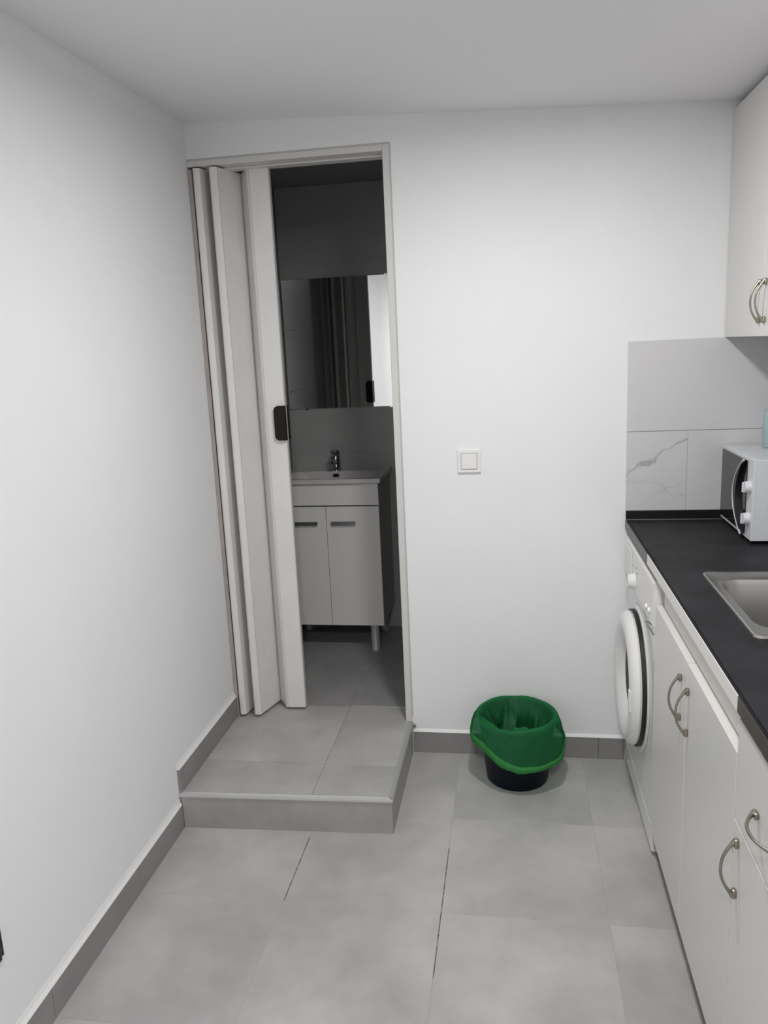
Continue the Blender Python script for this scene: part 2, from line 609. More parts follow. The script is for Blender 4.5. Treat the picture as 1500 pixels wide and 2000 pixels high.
# ------------------------------------------------------------------ door frame trim
DT = 2.166
bm = new()
box(bm, 0.676, 0.699, -0.004, 0.123, SH, DT, 0.0015)
t1 = struct('trim_1', bm, PVC_W, 'narrow off-white frame around the bathroom doorway', 'door frame')
bm = new()
box(bm, 0.0, 0.676, -0.004, 0.123, 2.146, DT, 0.0015)
obj('frame_head', bm, PVC_W, t1)
bm = new()
box(bm, 0.6985, 0.7035, -0.0025, 0.0, SH + 0.02, DT + 0.004, 0.001)
obj('sealant_line', bm, mat('grey_sealant', (0.52, 0.51, 0.49), 0.7), t1)
bm = new()
box(bm, 0.0, 0.699, -0.0025, 0.0, DT - 0.0005, DT + 0.005, 0.001)
obj('sealant_line', bm, mat('grey_sealant', (0.52, 0.51, 0.49), 0.7), t1)

# ------------------------------------------------------------------ folding door
fd = thing('folding_door', 'cream plastic accordion door pushed open and folded against the left wall', 'door', (0.13, 0.06, SH))
PZ0, PZ1 = SH + 0.012, 2.140
bm = new()
box(bm, 0.001, 0.676, 0.045, 0.085, 2.139, 2.1458, 0.001)
obj('track', bm, PVC_W, fd)
bm = new()
box(bm, 0.0005, 0.0150, -0.003, 0.075, SH + 0.001, 2.138, 0.001)
obj('jamb_profile', bm, PVC_E, fd, label='shade-darkened plastic profile fixed to the wall')
def panel(p, q, z0=PZ0):
    bm = new()
    slab(bm, p, q, 0.009, z0, PZ1)
    return obj('door_panel', bm, PVC, fd)
def strip(x0, x1, y, th=0.010, m=PVC):
    bm = new()
    n = 6
    pts = [(x0, y + th)]
    for i in range(n + 1):
        t = i / n
        pts.append((x0 + (x1 - x0) * t, y + 0.0045 * (2 * t - 1) ** 4 + 0.004 * t))
    pts.append((x1, y + th))
    prism(bm, pts, PZ0, PZ1)
    return obj('hinge_strip', bm, m, fd)
panel((0.018, 0.075), (0.030, 0.000))
strip(0.022, 0.046, -0.014)
panel((0.043, 0.000), (0.060, 0.128))
strip(0.056, 0.072, 0.128)
panel((0.069, 0.126), (0.085, 0.004))
strip(0.080, 0.107, -0.012)
panel((0.103, 0.002), (0.142, 0.130))
strip(0.138, 0.156, 0.128)
panel((0.152, 0.128), (0.186, 0.078))
# lead post, slim leaf with a groove
bm = new()
pts = [(0.186, 0.066), (0.192, 0.062), (0.194, 0.062), (0.195, 0.065), (0.197, 0.065), (0.198, 0.062), (0.262, 0.066), (0.265, 0.069),
       (0.265, 0.094), (0.262, 0.097), (0.189, 0.094), (0.186, 0.091)]
prism(bm, pts, PZ0, PZ1)
lead = obj('lead_post', bm, PVC, fd)
# magnetic closing lip
bm = new()
box(bm, 0.2650, 0.2660, 0.074, 0.089, PZ0 + 0.01, PZ1 - 0.01)
obj('closing_strip', bm, mat('soft_grey_plastic', (0.55, 0.54, 0.52), 0.5), lead)
def pull(y, d):
    """dark pull with rounded outer corners on the edge of the post"""
    bm = new()
    x0, x1, z0, z1, r = 0.227, 0.2690, 1.197, 1.323, 0.017
    prof = [(x1, z0), (x1, z1)]
    for a0, cx, cz in ((90, x0 + r, z1 - r), (180, x0 + r, z0 + r)):
        for k in range(7):
            a = math.radians(a0 + 15 * k)
            prof.append((cx + r * math.cos(a), cz + r * math.sin(a)))
    fr = [bm.verts.new((p[0], y - d / 2, p[1])) for p in prof]
    bk = [bm.verts.new((p[0], y + d / 2, p[1])) for p in prof]
    bm.faces.new(fr)
    bm.faces.new(bk[::-1])
    n = len(prof)
    for k in range(n):
        bm.faces.new((fr[(k + 1) % n], fr[k], bk[k], bk[(k + 1) % n]))
    bmesh.ops.recalc_face_normals(bm, faces=bm.faces)
    return obj('door_pull', bm, BROWN, lead, smooth=True, label='dark brown plastic pull')
pull(0.058, 0.018)
pull(0.102, 0.016)
# ------------------------------------------------------------------ bathroom furniture
VX0, VX1, VY0 = 0.008, 0.490, 0.680
v = thing('bathroom_vanity', 'white two-door bathroom vanity cabinet on short legs seen through the doorway', 'vanity', ((VX0 + VX1) / 2, 0.85, SH))
bm = new()
box(bm, VX0, VX0 + 0.016, VY0 + 0.018, YB - 0.004, 0.252, 0.926)
box(bm, VX1 - 0.016, VX1, VY0 + 0.018, YB - 0.004, 0.252, 0.926)
box(bm, VX0 + 0.016, VX1 - 0.016, VY0 + 0.018, YB - 0.004, 0.252, 0.268)
box(bm, VX0 + 0.016, VX1 - 0.016, YB - 0.010, YB - 0.004, 0.268, 0.926)
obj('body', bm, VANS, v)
bm = new()
box(bm, VX0, VX1, VY0, VY0 + 0.017, 0.824, 0.924, 0.001)
obj('false_front', bm, VANW, v)
for a, b_, hx in ((VX0, 0.2435, 0.148), (0.2455, VX1, 0.324)):
    bm = new()
    box(bm, a, b_, VY0, VY0 + 0.017, 0.252, 0.818, 0.001)
    dr = obj('door', bm, VANW, v)
    bm = new()
    box(bm, hx - 0.056, hx + 0.056, VY0 - 0.016, VY0 - 0.0005, 0.734, 0.750, 0.002)
    obj('handle', bm, HNDL, dr, label='flat grey metal handle')
for lx in (0.045, 0.440):
    for ly in (0.715, 0.985):
        bm = new()
        lathe(bm, [(0, 0), (0.022, 0), (0.022, 0.010), (0.0205, 0.012), (0.0205, 0.131), (0, 0.131)], (lx, ly, SH), n=20)
        obj('leg', bm, ALU, v, smooth=True)

# basin with a carved bowl
wb = thing('washbasin', 'white ceramic washbasin top resting on the bathroom vanity', 'washbasin', (0.248, 0.85, 0.9262))
bm = new()
BX0, BX1, BY0, BY1, BZ = 0.006, 0.503, 0.664, YB - 0.001, 0.946
nx, ny = 56, 40
def bowl(x, y):
    u = (x - 0.2525) / 0.215
    w_ = (y - 0.800) / 0.105
    q = (abs(u) ** 4 + abs(w_) ** 4) ** 0.25
    dpt = 0.105 * max(0.0, min(1.0, (1.06 - q) / 0.42))
    dpt = dpt * dpt * (3 - 2 * dpt / 0.105) / 0.105
    return BZ - dpt
gr = [[bm.verts.new((BX0 + (BX1 - BX0) * i / nx, BY0 + (BY1 - BY0) * j / ny, bowl(BX0 + (BX1 - BX0) * i / nx, BY0 + (BY1 - BY0) * j / ny))) for j in range(ny + 1)] for i in range(nx + 1)]
for i in range(nx):
    for j in range(ny):
        bm.faces.new((gr[i][j], gr[i + 1][j], gr[i + 1][j + 1], gr[i][j + 1]))
rim = [gr[i][0] for i in range(nx + 1)] + [gr[nx][j] for j in range(1, ny + 1)] + [gr[i][ny] for i in range(nx - 1, -1, -1)] + [gr[0][j] for j in range(ny - 1, 0, -1)]
low = [bm.verts.new((q.co.x, q.co.y, 0.9265)) for q in rim]
n = len(rim)
for i in range(n):
    bm.faces.new((rim[(i + 1) % n], rim[i], low[i], low[(i + 1) % n]))
bmesh.ops.recalc_face_normals(bm, faces=bm.faces)
obj('basin', bm, CERAM, wb, smooth=True)
bm = new()
box(bm, 0.236, 0.272, 0.8885, 0.897, 0.922, 0.936)
bmesh.ops.bevel(bm, geom=[e for e in bm.edges if abs(e.verts[0].co.y - e.verts[1].co.y) > 1e-4], offset=0.006, segments=4, affect='EDGES')
obj('overflow_slot', bm, BLACKP, wb, label='black overflow slot')

# mixer tap
tp = thing('basin_tap', 'small chrome mixer tap standing at the back of the washbasin', 'tap', (0.243, 0.955, BZ))
bm = new()
lathe(bm, [(0, 0), (0.026, 0), (0.026, 0.006), (0.022, 0.010), (0.021, 0.062), (0.018, 0.068), (0, 0.068)], (0.243, 0.955, BZ), n=28)
obj('tap_body', bm, CHROME, tp, smooth=True)
bm = new()
tube(bm, [(0.243, 0.950, BZ + 0.036), (0.243, 0.925, BZ + 0.044), (0.243, 0.895, BZ + 0.046), (0.243, 0.868, BZ + 0.042), (0.243, 0.858, BZ + 0.034)],
     [0.014, 0.013, 0.012, 0.011, 0.010], n=14)
obj('spout', bm, CHROME, tp, smooth=True)
bm = new()
lathe(bm, [(0.0185, 0.0685), (0.021, 0.072), (0.021, 0.084), (0.017, 0.094), (0.008, 0.099), (0, 0.100)], (0.243, 0.955, BZ), n=24)
tube(bm, [(0.243, 0.945, BZ + 0.086), (0.243, 0.920, BZ + 0.094), (0.243, 0.890, BZ + 0.098), (0.243, 0.875, BZ + 0.098)], [0.013, 0.010, 0.008, 0.005], n=12)
obj('lever', bm, CHROME, tp, smooth=True)

# mirror
bm = new()
box(bm, 0.010, 0.608, YB - 0.009, YB - 0.003, 1.238, 1.848, 0.0012)
mr = obj('wall_mirror', bm, MIRROR)
tag(mr, 'frameless rectangular mirror on the dim tiled wall above the washbasin', 'mirror')
for mx_ in (0.10, 0.516):
    for mz in (1.2365, 1.8495):
        bm = new()
        box(bm, mx_ - 0.008, mx_ + 0.008, YB - 0.011, YB - 0.0002, mz - 0.003, mz + 0.003)
        obj('mirror_clip', bm, CHROME, mr)

# ------------------------------------------------------------------ light switch
sw = thing('light_switch', 'square white light switch on the back wall right of the doorway', 'light switch', (0.937, 0.0, 1.073))
bm = new()
box(bm, 0.8965, 0.9775, -0.0085, 0.0, 1.073, 1.154, 0.002, 2)
obj('frame', bm, SWITCH, sw)
bm = new()
box(bm, 0.9085, 0.9655, -0.0095, -0.0086, 1.085, 1.142)
obj('gap', bm, mat('switch_shadow_gap', (0.45, 0.45, 0.45), 0.6), sw)
bm = new()
box(bm, 0.9105, 0.9635, -0.0125, -0.0096, 1.087, 1.140, 0.0012, 2)
obj('rocker', bm, SWITCH, sw)

# black plug adapter low on the left wall
ad = thing('plug_adapter', 'black plug adapter low on the left wall at the frame edge', 'adapter', (0.0, -1.476, 0.284))
bm = new()
box(bm, 0.0, 0.006, -1.510, -1.442, 0.284, 0.350, 0.002)
obj('socket_plate', bm, BLACKP, ad)
bm = new()
box(bm, 0.006, 0.020, -1.504, -1.466, 0.292, 0.342, 0.004, 2)
obj('adapter_body', bm, BLACKP, ad)

# ------------------------------------------------------------------ backsplash
TL = 1.466
bm = new()
box(bm, TL + 0.0008, XR, -0.0060, 0.0, 0.932, 1.4955)
ts = struct('trim_backsplash', bm, mat('pale_grout', (0.46, 0.46, 0.46), 0.8), 'veined white tiled splashback on the back wall above the worktop', 'splashback')
for a, b_, z0, z1 in ((TL, 1.6620, 0.931, 1.1995), (1.6620, XR, 0.931, 1.1995), (TL, XR, 1.2015, 1.497)):
    bm = new()
    box(bm, a, b_ - 0.0005, -0.009, -0.0030, z0, z1, 0.0008)
    obj('splashback_tile', bm, MARBLE_V if z1 < 1.3 and a < 1.5 else MARBLE, ts)
bm = new()
box(bm, XR - 0.0035, XR, -1.80, -0.0095, 0.932, 1.4955)
tsr = struct('trim_backsplash_right', bm, MATS['pale_grout'], 'veined white tiled splashback on the right wall behind the microwave', 'splashback')
for i in range(3):
    for z0, z1 in ((0.931, 1.1995), (1.2015, 1.497)):
        bm = new()
        box(bm, XR - 0.009, XR - 0.003, -0.0105 - 0.6 * i, -0.0085 - 0.6 * (i + 1), z0, z1, 0.0008)
        obj('splashback_tile', bm, MARBLE, tsr)

# ------------------------------------------------------------------ worktop
WF, WT, WE = 1.468, 0.900, -1.815
SKX0, SKX1, SKY0, SKY1 = 1.568, 2.010, -1.131, -0.663       # sink rim
CX0, CX1, CY0, CY1 = 1.592, 1.990, -1.105, -0.690           # cut-out
wt = thing('worktop', 'black speckled laminate worktop running over the washing machine and cabinets', 'worktop', (1.76, -0.9, 0.868))
bm = new()
xs = [WF, CX0, CX1, XR - 0.001]
ys = [WE, CY0, CY1, -0.001]
for i in range(3):
    for j in range(3):
        if i == 1 and j == 1:
            continue
        for z, flip in ((WT, False), (0.868, True)):
            q = [bm.verts.new((xs[a], ys[b_], z)) for a, b_ in ((i, j), (i + 1, j), (i + 1, j + 1), (i, j + 1))]
            bm.faces.new(q[::-1] if flip else q)
bmesh.ops.remove_doubles(bm, verts=bm.verts, dist=1e-5)
bd = [e for e in bm.edges if len(e.link_faces) == 1 and e.verts[0].co.z > 0.89]
lowmap = {(round(q.co.x, 4), round(q.co.y, 4)): q for q in bm.verts if q.co.z < 0.89}
for e in bd:
    a, b_ = e.verts
    bm.faces.new((a, b_, lowmap[(round(b_.co.x, 4), round(b_.co.y, 4))], lowmap[(round(a.co.x, 4), round(a.co.y, 4))]))
bmesh.ops.recalc_face_normals(bm, faces=bm.faces)
es = [e for e in bm.edges if abs(e.verts[0].co.x - WF) < 1e-4 and abs(e.verts[1].co.x - WF) < 1e-4 and abs(e.verts[0].co.z - e.verts[1].co.z) < 1e-5]
bmesh.ops.bevel(bm, geom=es, offset=0.006, segments=3, affect='EDGES')
obj('slab', bm, STONE, wt, smooth=True)
EDGE_BR = mat('raw_brown_edge', (0.055, 0.042, 0.038), 0.35, spec=0.6)
for a, b_, m_ in ((-0.46, -0.002, EDGE_BR), (-1.400, -0.4605, RAIL), (WE + 0.001, -1.4005, EDGE_BR)):
    bm = new()
    box(bm, WF - 0.0018, WF - 0.0001, a, b_, 0.8685, 0.8985, 0.0004)
    obj('front_edge_strip', bm, m_, wt, label='cream covering strip' if m_ is RAIL else 'dark brown edge strip')
bm = new()
box(bm, TL + 0.001, XR - 0.010, -0.0145, -0.0095, WT, 0.9305, 0.001)
up_ = struct('trim_upstand', bm, UPST, 'black upstand strip between the worktop and the splashback tiles', 'trim')
bm = new()
box(bm, TL + 0.001, XR - 0.010, -0.018, -0.0146, WT, WT + 0.0025)
obj('sealant_bead', bm, mat('clear_sealant', (0.16, 0.16, 0.16), 0.2), up_)

# ------------------------------------------------------------------ sink
def rrect(x0, x1, y0, y1, r, n=8):
    pts = []
    for cx, cy, a0 in ((x1 - r, y1 - r, 0), (x0 + r, y1 - r, 90), (x0 + r, y0 + r, 180), (x1 - r, y0 + r, 270)):
        for k in range(n + 1):
            a = math.radians(a0 + 90 * k / n)
            pts.append((cx + r * math.cos(a), cy + r * math.sin(a)))
    return pts
sk = thing('kitchen_sink', 'stainless steel inset sink in the black worktop', 'sink', (1.79, -0.897, WT))
bm = new()
loops = [(rrect(SKX0, SKX1, SKY0, SKY1, 0.018), WT + 0.0004),
         (rrect(SKX0 + 0.001, SKX1 - 0.001, SKY0 + 0.001, SKY1 - 0.001, 0.018), WT + 0.0050),
         (rrect(SKX0 + 0.004, SKX1 - 0.004, SKY0 + 0.004, SKY1 - 0.004, 0.016), WT + 0.0065),
         (rrect(SKX0 + 0.010, SKX1 - 0.010, SKY0 + 0.012, SKY1 - 0.012, 0.016), WT + 0.0050),
         (rrect(SKX0 + 0.020, SKX1 - 0.030, SKY0 + 0.045, SKY1 - 0.045, 0.050), WT + 0.0040),
         (rrect(SKX0 + 0.026, SKX1 - 0.036, SKY0 + 0.052, SKY1 - 0.054, 0.055), WT + 0.0005),
         (rrect(SKX0 + 0.031, SKX1 - 0.040, SKY0 + 0.058, SKY1 - 0.060, 0.055), WT - 0.012),
         (rrect(SKX0 + 0.040, SKX1 - 0.048, SKY0 + 0.066, SKY1 - 0.068, 0.060), WT - 0.135),
         (rrect(SKX0 + 0.060, SKX1 - 0.066, SKY0 + 0.085, SKY1 - 0.088, 0.060), WT - 0.152),
         (rrect(SKX0 + 0.180, SKX1 - 0.180, SKY0 + 0.180, SKY1 - 0.180, 0.035), WT - 0.156)]
rings = [[bm.verts.new((p[0], p[1], z)) for p in pts] for pts, z in loops]
for a, b_ in zip(rings, rings[1:]):
    n = len(a)
    for k in range(n):
        bm.faces.new((a[k], a[(k + 1) % n], b_[(k + 1) % n], b_[k]))
bm.faces.new(rings[-1])
bmesh.ops.recalc_face_normals(bm, faces=bm.faces)
obj('bowl', bm, STEEL, sk, smooth=True)
bm = new()
lathe(bm, [(0, 0.0), (0.040, 0.0), (0.042, 0.002), (0.036, 0.004), (0.030, 0.0015), (0, 0.0012)], (1.785, -0.9, WT - 0.1555), n=28)
obj('drain', bm, CHROME, sk, smooth=True)

# ------------------------------------------------------------------ bow handles
def bow_handle(x, y, z, length, parent, horizontal=False):
    """arched handle with flared feet on a front that faces -X; y, z its centre"""
    bm = new()
    n = 18
    pts, rad = [], []
    for i in range(n + 1):
        t = -1 + 2 * i / n
        s = t * length / 2
        dpt = 0.004 + 0.024 * (1 - abs(t) ** 2.2)
        pts.append((x - dpt, y + (s if horizontal else 0), z + (0 if horizontal else s)))
        rad.append(0.0028 + 0.0026 * abs(t) ** 6)
    tube(bm, pts, rad, n=10)
    for s in (-1, 1):
        e = s * (length / 2 - 0.006)
        if horizontal:
            box(bm, x - 0.008, x - 0.0002, y + e - 0.009, y + e + 0.009, z - 0.006, z + 0.006, 0.003, 2)
        else:
            box(bm, x - 0.008, x - 0.0002, y - 0.006, y + 0.006, z + e - 0.009, z + e + 0.009, 0.003, 2)
    return obj('handle', bm, BRONZE, parent, smooth=True, label='arched dull bronze metal handle')

# ------------------------------------------------------------------ base cabinets
FX = 1.479
def carcass(t, y0, y1, ztop):
    bm = new()
    box(bm, FX + 0.0135, XR - 0.012, y0, y0 + 0.016, 0.100, ztop)
    box(bm, FX + 0.019, XR - 0.012, y1 - 0.016, y1, 0.100, ztop)
    box(bm, FX + 0.0135, XR - 0.012, y0 + 0.016, y1 - 0.016, 0.100, 0.116)
    box(bm, XR - 0.018, XR - 0.012, y0 + 0.016, y1 - 0.016, 0.116, ztop)
    box(bm, FX + 0.0135, FX + 0.032, y0 + 0.016, y1 - 0.016, 0.740, ztop)
    obj('carcass', bm, RAIL, t)
    bm = new()
    box(bm, FX + 0.045, FX + 0.060, y0, y1, 0.0, 0.0995)
    obj('plinth', bm, PLINTH, t)
    for lx in (FX + 0.10, XR - 0.08):
        for ly in (y0 + 0.05, y1 - 0.05):
            bm = new()
            lathe(bm, [(0, 0), (0.022, 0), (0.018, 0.01), (0.018, 0.0995), (0, 0.0995)], (lx, ly, 0), n=14)
            obj('leg', bm, BLACKP, t, smooth=True)
def front(t, name, y0, y1, z0, z1):
    bm = new()
    box(bm, FX - 0.006, FX + 0.0125, y0, y1, z0, z1, 0.0008)
    return obj(name, bm, WHITE_L, t)
sc = thing('sink_cabinet', 'white two-door base cabinet below the sink with a pale rail above its doors', 'cabinet', (1.77, -0.983, 0.0))
carcass(sc, -1.389, -0.577, 0.8675)
for a, b_, hy in ((-0.983, -0.579, -0.929), (-1.388, -0.986, -1.008)):
    dr = front(sc, 'door', a, b_, 0.098, 0.785)
    bow_handle(FX - 0.006, hy, 0.675, 0.112, dr)
dc = thing('drawer_cabinet', 'white base cabinet with a top drawer, nearest to the camera', 'cabinet', (1.77, -1.593, 0.0))
carcass(dc, -1.795, -1.391, 0.8675)
dr = front(dc, 'drawer', -1.793, -1.3925, 0.662, 0.853)
bow_handle(FX - 0.006, -1.568, 0.746, 0.112, dr, horizontal=True)
dr = front(dc, 'door', -1.793, -1.3925, 0.098, 0.659)
bow_handle(FX - 0.006, -1.424, 0.579, 0.112, dr)

# ------------------------------------------------------------------ wall cabinet
wc = thing('wall_cabinet', 'white two-door wall cabinet hung below the ceiling over the microwave', 'cabinet', (1.91, -0.39, 1.497))
UX = 1.766
UT = 2.176
bm = new()
box(bm, UX + 0.019, XR - 0.001, -0.784, -0.002, 1.4975, UT)
obj('carcass', bm, WHITE_L, wc)
for a, b_, hy in ((-0.3885, -0.003, -0.368), (-0.783, -0.3905, -0.414)):
    bm = new()
    box(bm, UX, UX + 0.0175, a, b_, 1.4975, UT, 0.0008)
    dr = obj('door', bm, WHITE_L, wc)
    bow_handle(UX, hy, 1.592, 0.112, dr)

# ------------------------------------------------------------------ washing machine
wm = thing('washing_machine', 'white front-loading washing machine under the worktop in the corner', 'washing machine', (1.75, -0.292, 0.0))
WY0, WY1 = -0.572, -0.014
bm = new()
box(bm, FX, 2.02, WY0, WY1, 0.012, 0.850, 0.006, 2)
obj('body', bm, APPL, wm)
bm = new()
for fy in (WY0 + 0.05, WY1 - 0.05):
    pass
for fx in (FX + 0.05, 1.97):
    for fy in (WY0 + 0.05, WY1 - 0.05):
        b2 = new()
        lathe(b2, [(0, 0), (0.02, 0), (0.02, 0.011), (0, 0.011)], (fx, fy, 0), n=14)
        obj('foot', b2, RUBBER, wm)
bm.free()
# control panel, slightly proud with rounded ends
bm = new()
pts = [(FX + 0.001, 0.712), (FX - 0.010, 0.716), (FX - 0.013, 0.722), (FX - 0.010, 0.836), (FX - 0.006, 0.846), (FX + 0.001, 0.848)]
a = [bm.verts.new((p[0], WY0 + 0.012, p[1])) for p in pts]
b_ = [bm.verts.new((p[0], WY1 - 0.004, p[1])) for p in pts]
bm.faces.new(a)
bm.faces.new(b_[::-1])
for i in range(len(pts)):
    j = (i + 1) % len(pts)
    bm.faces.new((a[j], a[i], b_[i], b_[j]))
bmesh.ops.recalc_face_normals(bm, faces=bm.faces)
cp = obj('control_panel', bm, APPL2, wm)
bm = new()
lathe(bm, [(0, 0), (0.027, 0), (0.025, 0.004), (0.022, 0.020), (0.019, 0.023), (0, 0.023)], (FX - 0.0125, -0.245, 0.752), axis='X', n=32)
obj('programme_dial', bm, APPL2, cp, smooth=True)
for yy, zz in ((-0.47, 0.745), (-0.515, 0.748)):
    bm = new()
    lathe(bm, [(0, 0), (0.0085, 0), (0.0075, 0.006), (0, 0.006)], (FX - 0.0118, yy, zz), axis='X', n=18)
    obj('button', bm, APPL2, cp, smooth=True)
bm = new()
box(bm, FX - 0.0150, FX - 0.0105, -0.170, -0.026, 0.724, 0.828, 0.002)
obj('detergent_drawer', bm, APPL2, cp)
for yy, zz in ((-0.20, 0.79), (-0.26, 0.80), (-0.29, 0.79), (-0.215, 0.728), (-0.275, 0.728)):
    bm = new()
    box(bm, FX - 0.0128, FX - 0.0105, yy - 0.003, yy + 0.003, zz - 0.0015, zz + 0.0015)
    obj('dial_mark', bm, GREYP, cp)
for p, q in (((-0.375, 0.664), (-0.520, 0.702)), ((-0.405, 0.664), (-0.520, 0.676))):
    bm = new()
    tube(bm, [(FX - 0.0009, p[0], p[1]), (FX - 0.0011, (p[0] + q[0]) / 2, (p[1] + q[1]) / 2 + 0.004), (FX - 0.0009, q[0], q[1])], 0.0019, n=6)
    obj('printed_stroke', bm, GREYP, wm)
bm = new()
box(bm, FX - 0.001, FX + 0.004, WY0 + 0.02, WY1 - 0.02, 0.018, 0.096, 0.003)
obj('kick_panel', bm, APPL, wm)
# porthole door
DC = (FX, -0.262, 0.436)
bm = new()
lathe(bm, [(0.205, -0.001), (0.232, -0.001), (0.236, 0.003), (0.232, 0.006), (0.205, 0.006)], DC, axis='X', n=72, close=True)
obj('door_surround', bm, APPL, wm, smooth=True)
bm = new()
lathe(bm, [(0.160, 0.004), (0.2185, 0.004), (0.2185, 0.018), (0.160, 0.018)], DC, axis='X', n=72, close=True)
obj('door_gasket', bm, RUBBER, wm, smooth=True, label='black rubber gap ring')
bm = new()
lathe(bm, [(0.114, 0.019), (0.212, 0.019), (0.214, 0.026), (0.208, 0.040), (0.192, 0.050), (0.172, 0.052), (0.150, 0.047), (0.118, 0.026), (0.113, 0.020)], DC, axis='X', n=72, close=True)
pd = obj('porthole_door', bm, APPL2, wm, smooth=True)
bm = new()
lathe(bm, [(0.112, 0.020), (0.112, 0.024), (0.100, 0.020), (0.075, 0.010), (0, 0.004), (0, 0.0015), (0.11, 0.0015)], DC, axis='X', n=56, close=True)
obj('porthole_glass', bm, GLASSD, pd, smooth=True)
bm = new()
box(bm, FX - 0.0545, FX - 0.044, -0.262 - 0.192, -0.262 - 0.168, 0.401, 0.471, 0.004, 2)
obj('door_grip', bm, APPL2, pd)

# ------------------------------------------------------------------ microwave
mw = thing('microwave', 'white microwave oven with black glass door and two knobs on the worktop', 'microwave', (1.90, -0.2, WT))
MX, MY0, MY1, MZ0, MZ1 = 1.772, -0.362, -0.020, 0.910, 1.150
bm = new()
box(bm, MX + 0.0114, 2.04, MY0, MY1, MZ0, MZ1, 0.0012, 1)
obj('casing', bm, MWWHITE, mw)
bm = new()
box(bm, MX, MX + 0.0115, MY0, MY1, MZ0, MZ1, 0.0012, 1)
mf = obj('front_frame', bm, MWWHITE, mw)
bm = new()
pts = [(-0.024, MZ0 + 0.012), (-0.024, MZ1 - 0.010), (-0.302, MZ1 - 0.010), (-0.302, MZ0 + 0.012)]
a = [bm.verts.new((MX - 0.003, p[0], p[1])) for p in pts]
b_ = [bm.verts.new((MX + 0.004, p[0], p[1])) for p in pts]
bm.faces.new(a)
bm.faces.new(b_[::-1])
for i in range(4):
    bm.faces.new((a[(i + 1) % 4], a[i], b_[i], b_[(i + 1) % 4]))
bmesh.ops.recalc_face_normals(bm, faces=bm.faces)
md = obj('glass_door', bm, GLASSD, mw, label='black glass door')
# bowed door handle: silver edge and black crescent
def arc(off):
    out = []
    for i in range(25):
        t = -1 + 2 * i / 24
        out.append((-0.300 + (0.098 - off) * (1 - t * t) + 0.0, (MZ0 + MZ1) / 2 + t * 0.112))
    return out
bm = new()
tube(bm, [(MX - 0.0125, p[0], p[1]) for p in arc(-0.001)], 0.0036, n=8)
obj('handle_trim', bm, SILV, md, smooth=True)
bm = new()
p1, p2 = arc(0.004), arc(0.030)
f0 = [bm.verts.new((MX - 0.014, p[0], p[1])) for p in p1]
f1 = [bm.verts.new((MX - 0.014, p[0], p[1])) for p in p2]
g0 = [bm.verts.new((MX - 0.003, p[0], p[1])) for p in p1]
g1 = [bm.verts.new((MX - 0.003, p[0], p[1])) for p in p2]
for i in range(24):
    bm.faces.new((f0[i], f0[i + 1], f1[i + 1], f1[i]))
    bm.faces.new((g0[i], g0[i + 1], f0[i + 1], f0[i]))
    bm.faces.new((f1[i], f1[i + 1], g1[i + 1], g1[i]))
bmesh.ops.recalc_face_normals(bm, faces=bm.faces)
obj('bowed_handle', bm, BLACKP, md)
for zz in (1.066, 0.972):
    bm = new()
    lathe(bm, [(0, 0), (0.019, 0), (0.018, 0.004), (0.016, 0.016), (0, 0.017)], (MX, -0.331, zz), axis='X', n=28)
    kb = obj('knob', bm, MWWHITE, mw, smooth=True)
    bm = new()
    box(bm, MX - 0.022, MX - 0.0165, -0.331 - 0.003, -0.331 + 0.003, zz - 0.015, zz + 0.015, 0.001)
    obj('knob_grip', bm, MWWHITE, kb)
for fx in (MX + 0.04, 2.0):
    for fy in (MY0 + 0.04, MY1 - 0.04):
        bm = new()
        lathe(bm, [(0, 0), (0.013, 0), (0.015, 0.0102), (0, 0.0102)], (fx, fy, WT), n=14)
        obj('foot', bm, RUBBER, mw)

# aqua bottle on the microwave
bt = thing('plastic_bottle', 'pale aqua plastic bottle standing on the microwave at the right edge', 'bottle', (1.902, -0.12, MZ1))
bm = new()
lathe(bm, [(0, 0), (0.036, 0), (0.040, 0.004), (0.040, 0.100), (0.036, 0.116), (0.018, 0.132), (0.015, 0.136), (0.015, 0.146), (0, 0.146)], (1.902, -0.12, MZ1), n=36)
obj('bottle_body', bm, AQUA, bt, smooth=True)
bm = new()
lathe(bm, [(0, 0.1462), (0.017, 0.1462), (0.017, 0.168), (0.012, 0.172), (0, 0.172)], (1.902, -0.12, MZ1), n=24)
obj('cap', bm, mat('white_cap', (0.7, 0.72, 0.72), 0.4), bt, smooth=True)

# ------------------------------------------------------------------ bin and bag
BC = (1.090, -0.150)
BHT = 0.236
bn = thing('waste_bin', 'round dark navy plastic waste bin on the floor by the back wall', 'bin', (BC[0], BC[1], 0.0))
bm = new()
lathe(bm, [(0, 0.0), (0.104, 0.0), (0.107, 0.004), (0.132, BHT - 0.012), (0.136, BHT - 0.010), (0.136, BHT - 0.001), (0.131, BHT - 0.001), (0.128, BHT - 0.012), (0.103, 0.006), (0, 0.006)],
      (BC[0], BC[1], 0), n=64)
obj('bucket', bm, NAVY, bn, smooth=True)
bm = new()
NA = 160
def nz(x, y, z):
    return noise.noise(Vector((x, y, z)))
def crease(a, s, f, seed):
    """sharp-ridged folds running down the film"""
    q = nz(math.cos(a) * f + seed, math.sin(a) * f, s * 1.3 + seed)
    return 1.0 - 2.6 * abs(q)
def hem(a):
    """height of the hanging hem: lowest in front, high at the left and behind; a = 270 deg is the viewer's side"""
    dx, dy = math.cos(a), math.sin(a)
    h = 0.132
    h += 0.036 * max(0, -dx) ** 1.2 - 0.006 * max(0, dx)
    h -= 0.030 * max(0, math.cos(a - math.radians(286))) ** 3
    h += 0.05 * max(0, dy)
    h += 0.004 * math.sin(5 * a + 1.0) + 0.004 * nz(dx * 4, dy * 4, 3)
    return h
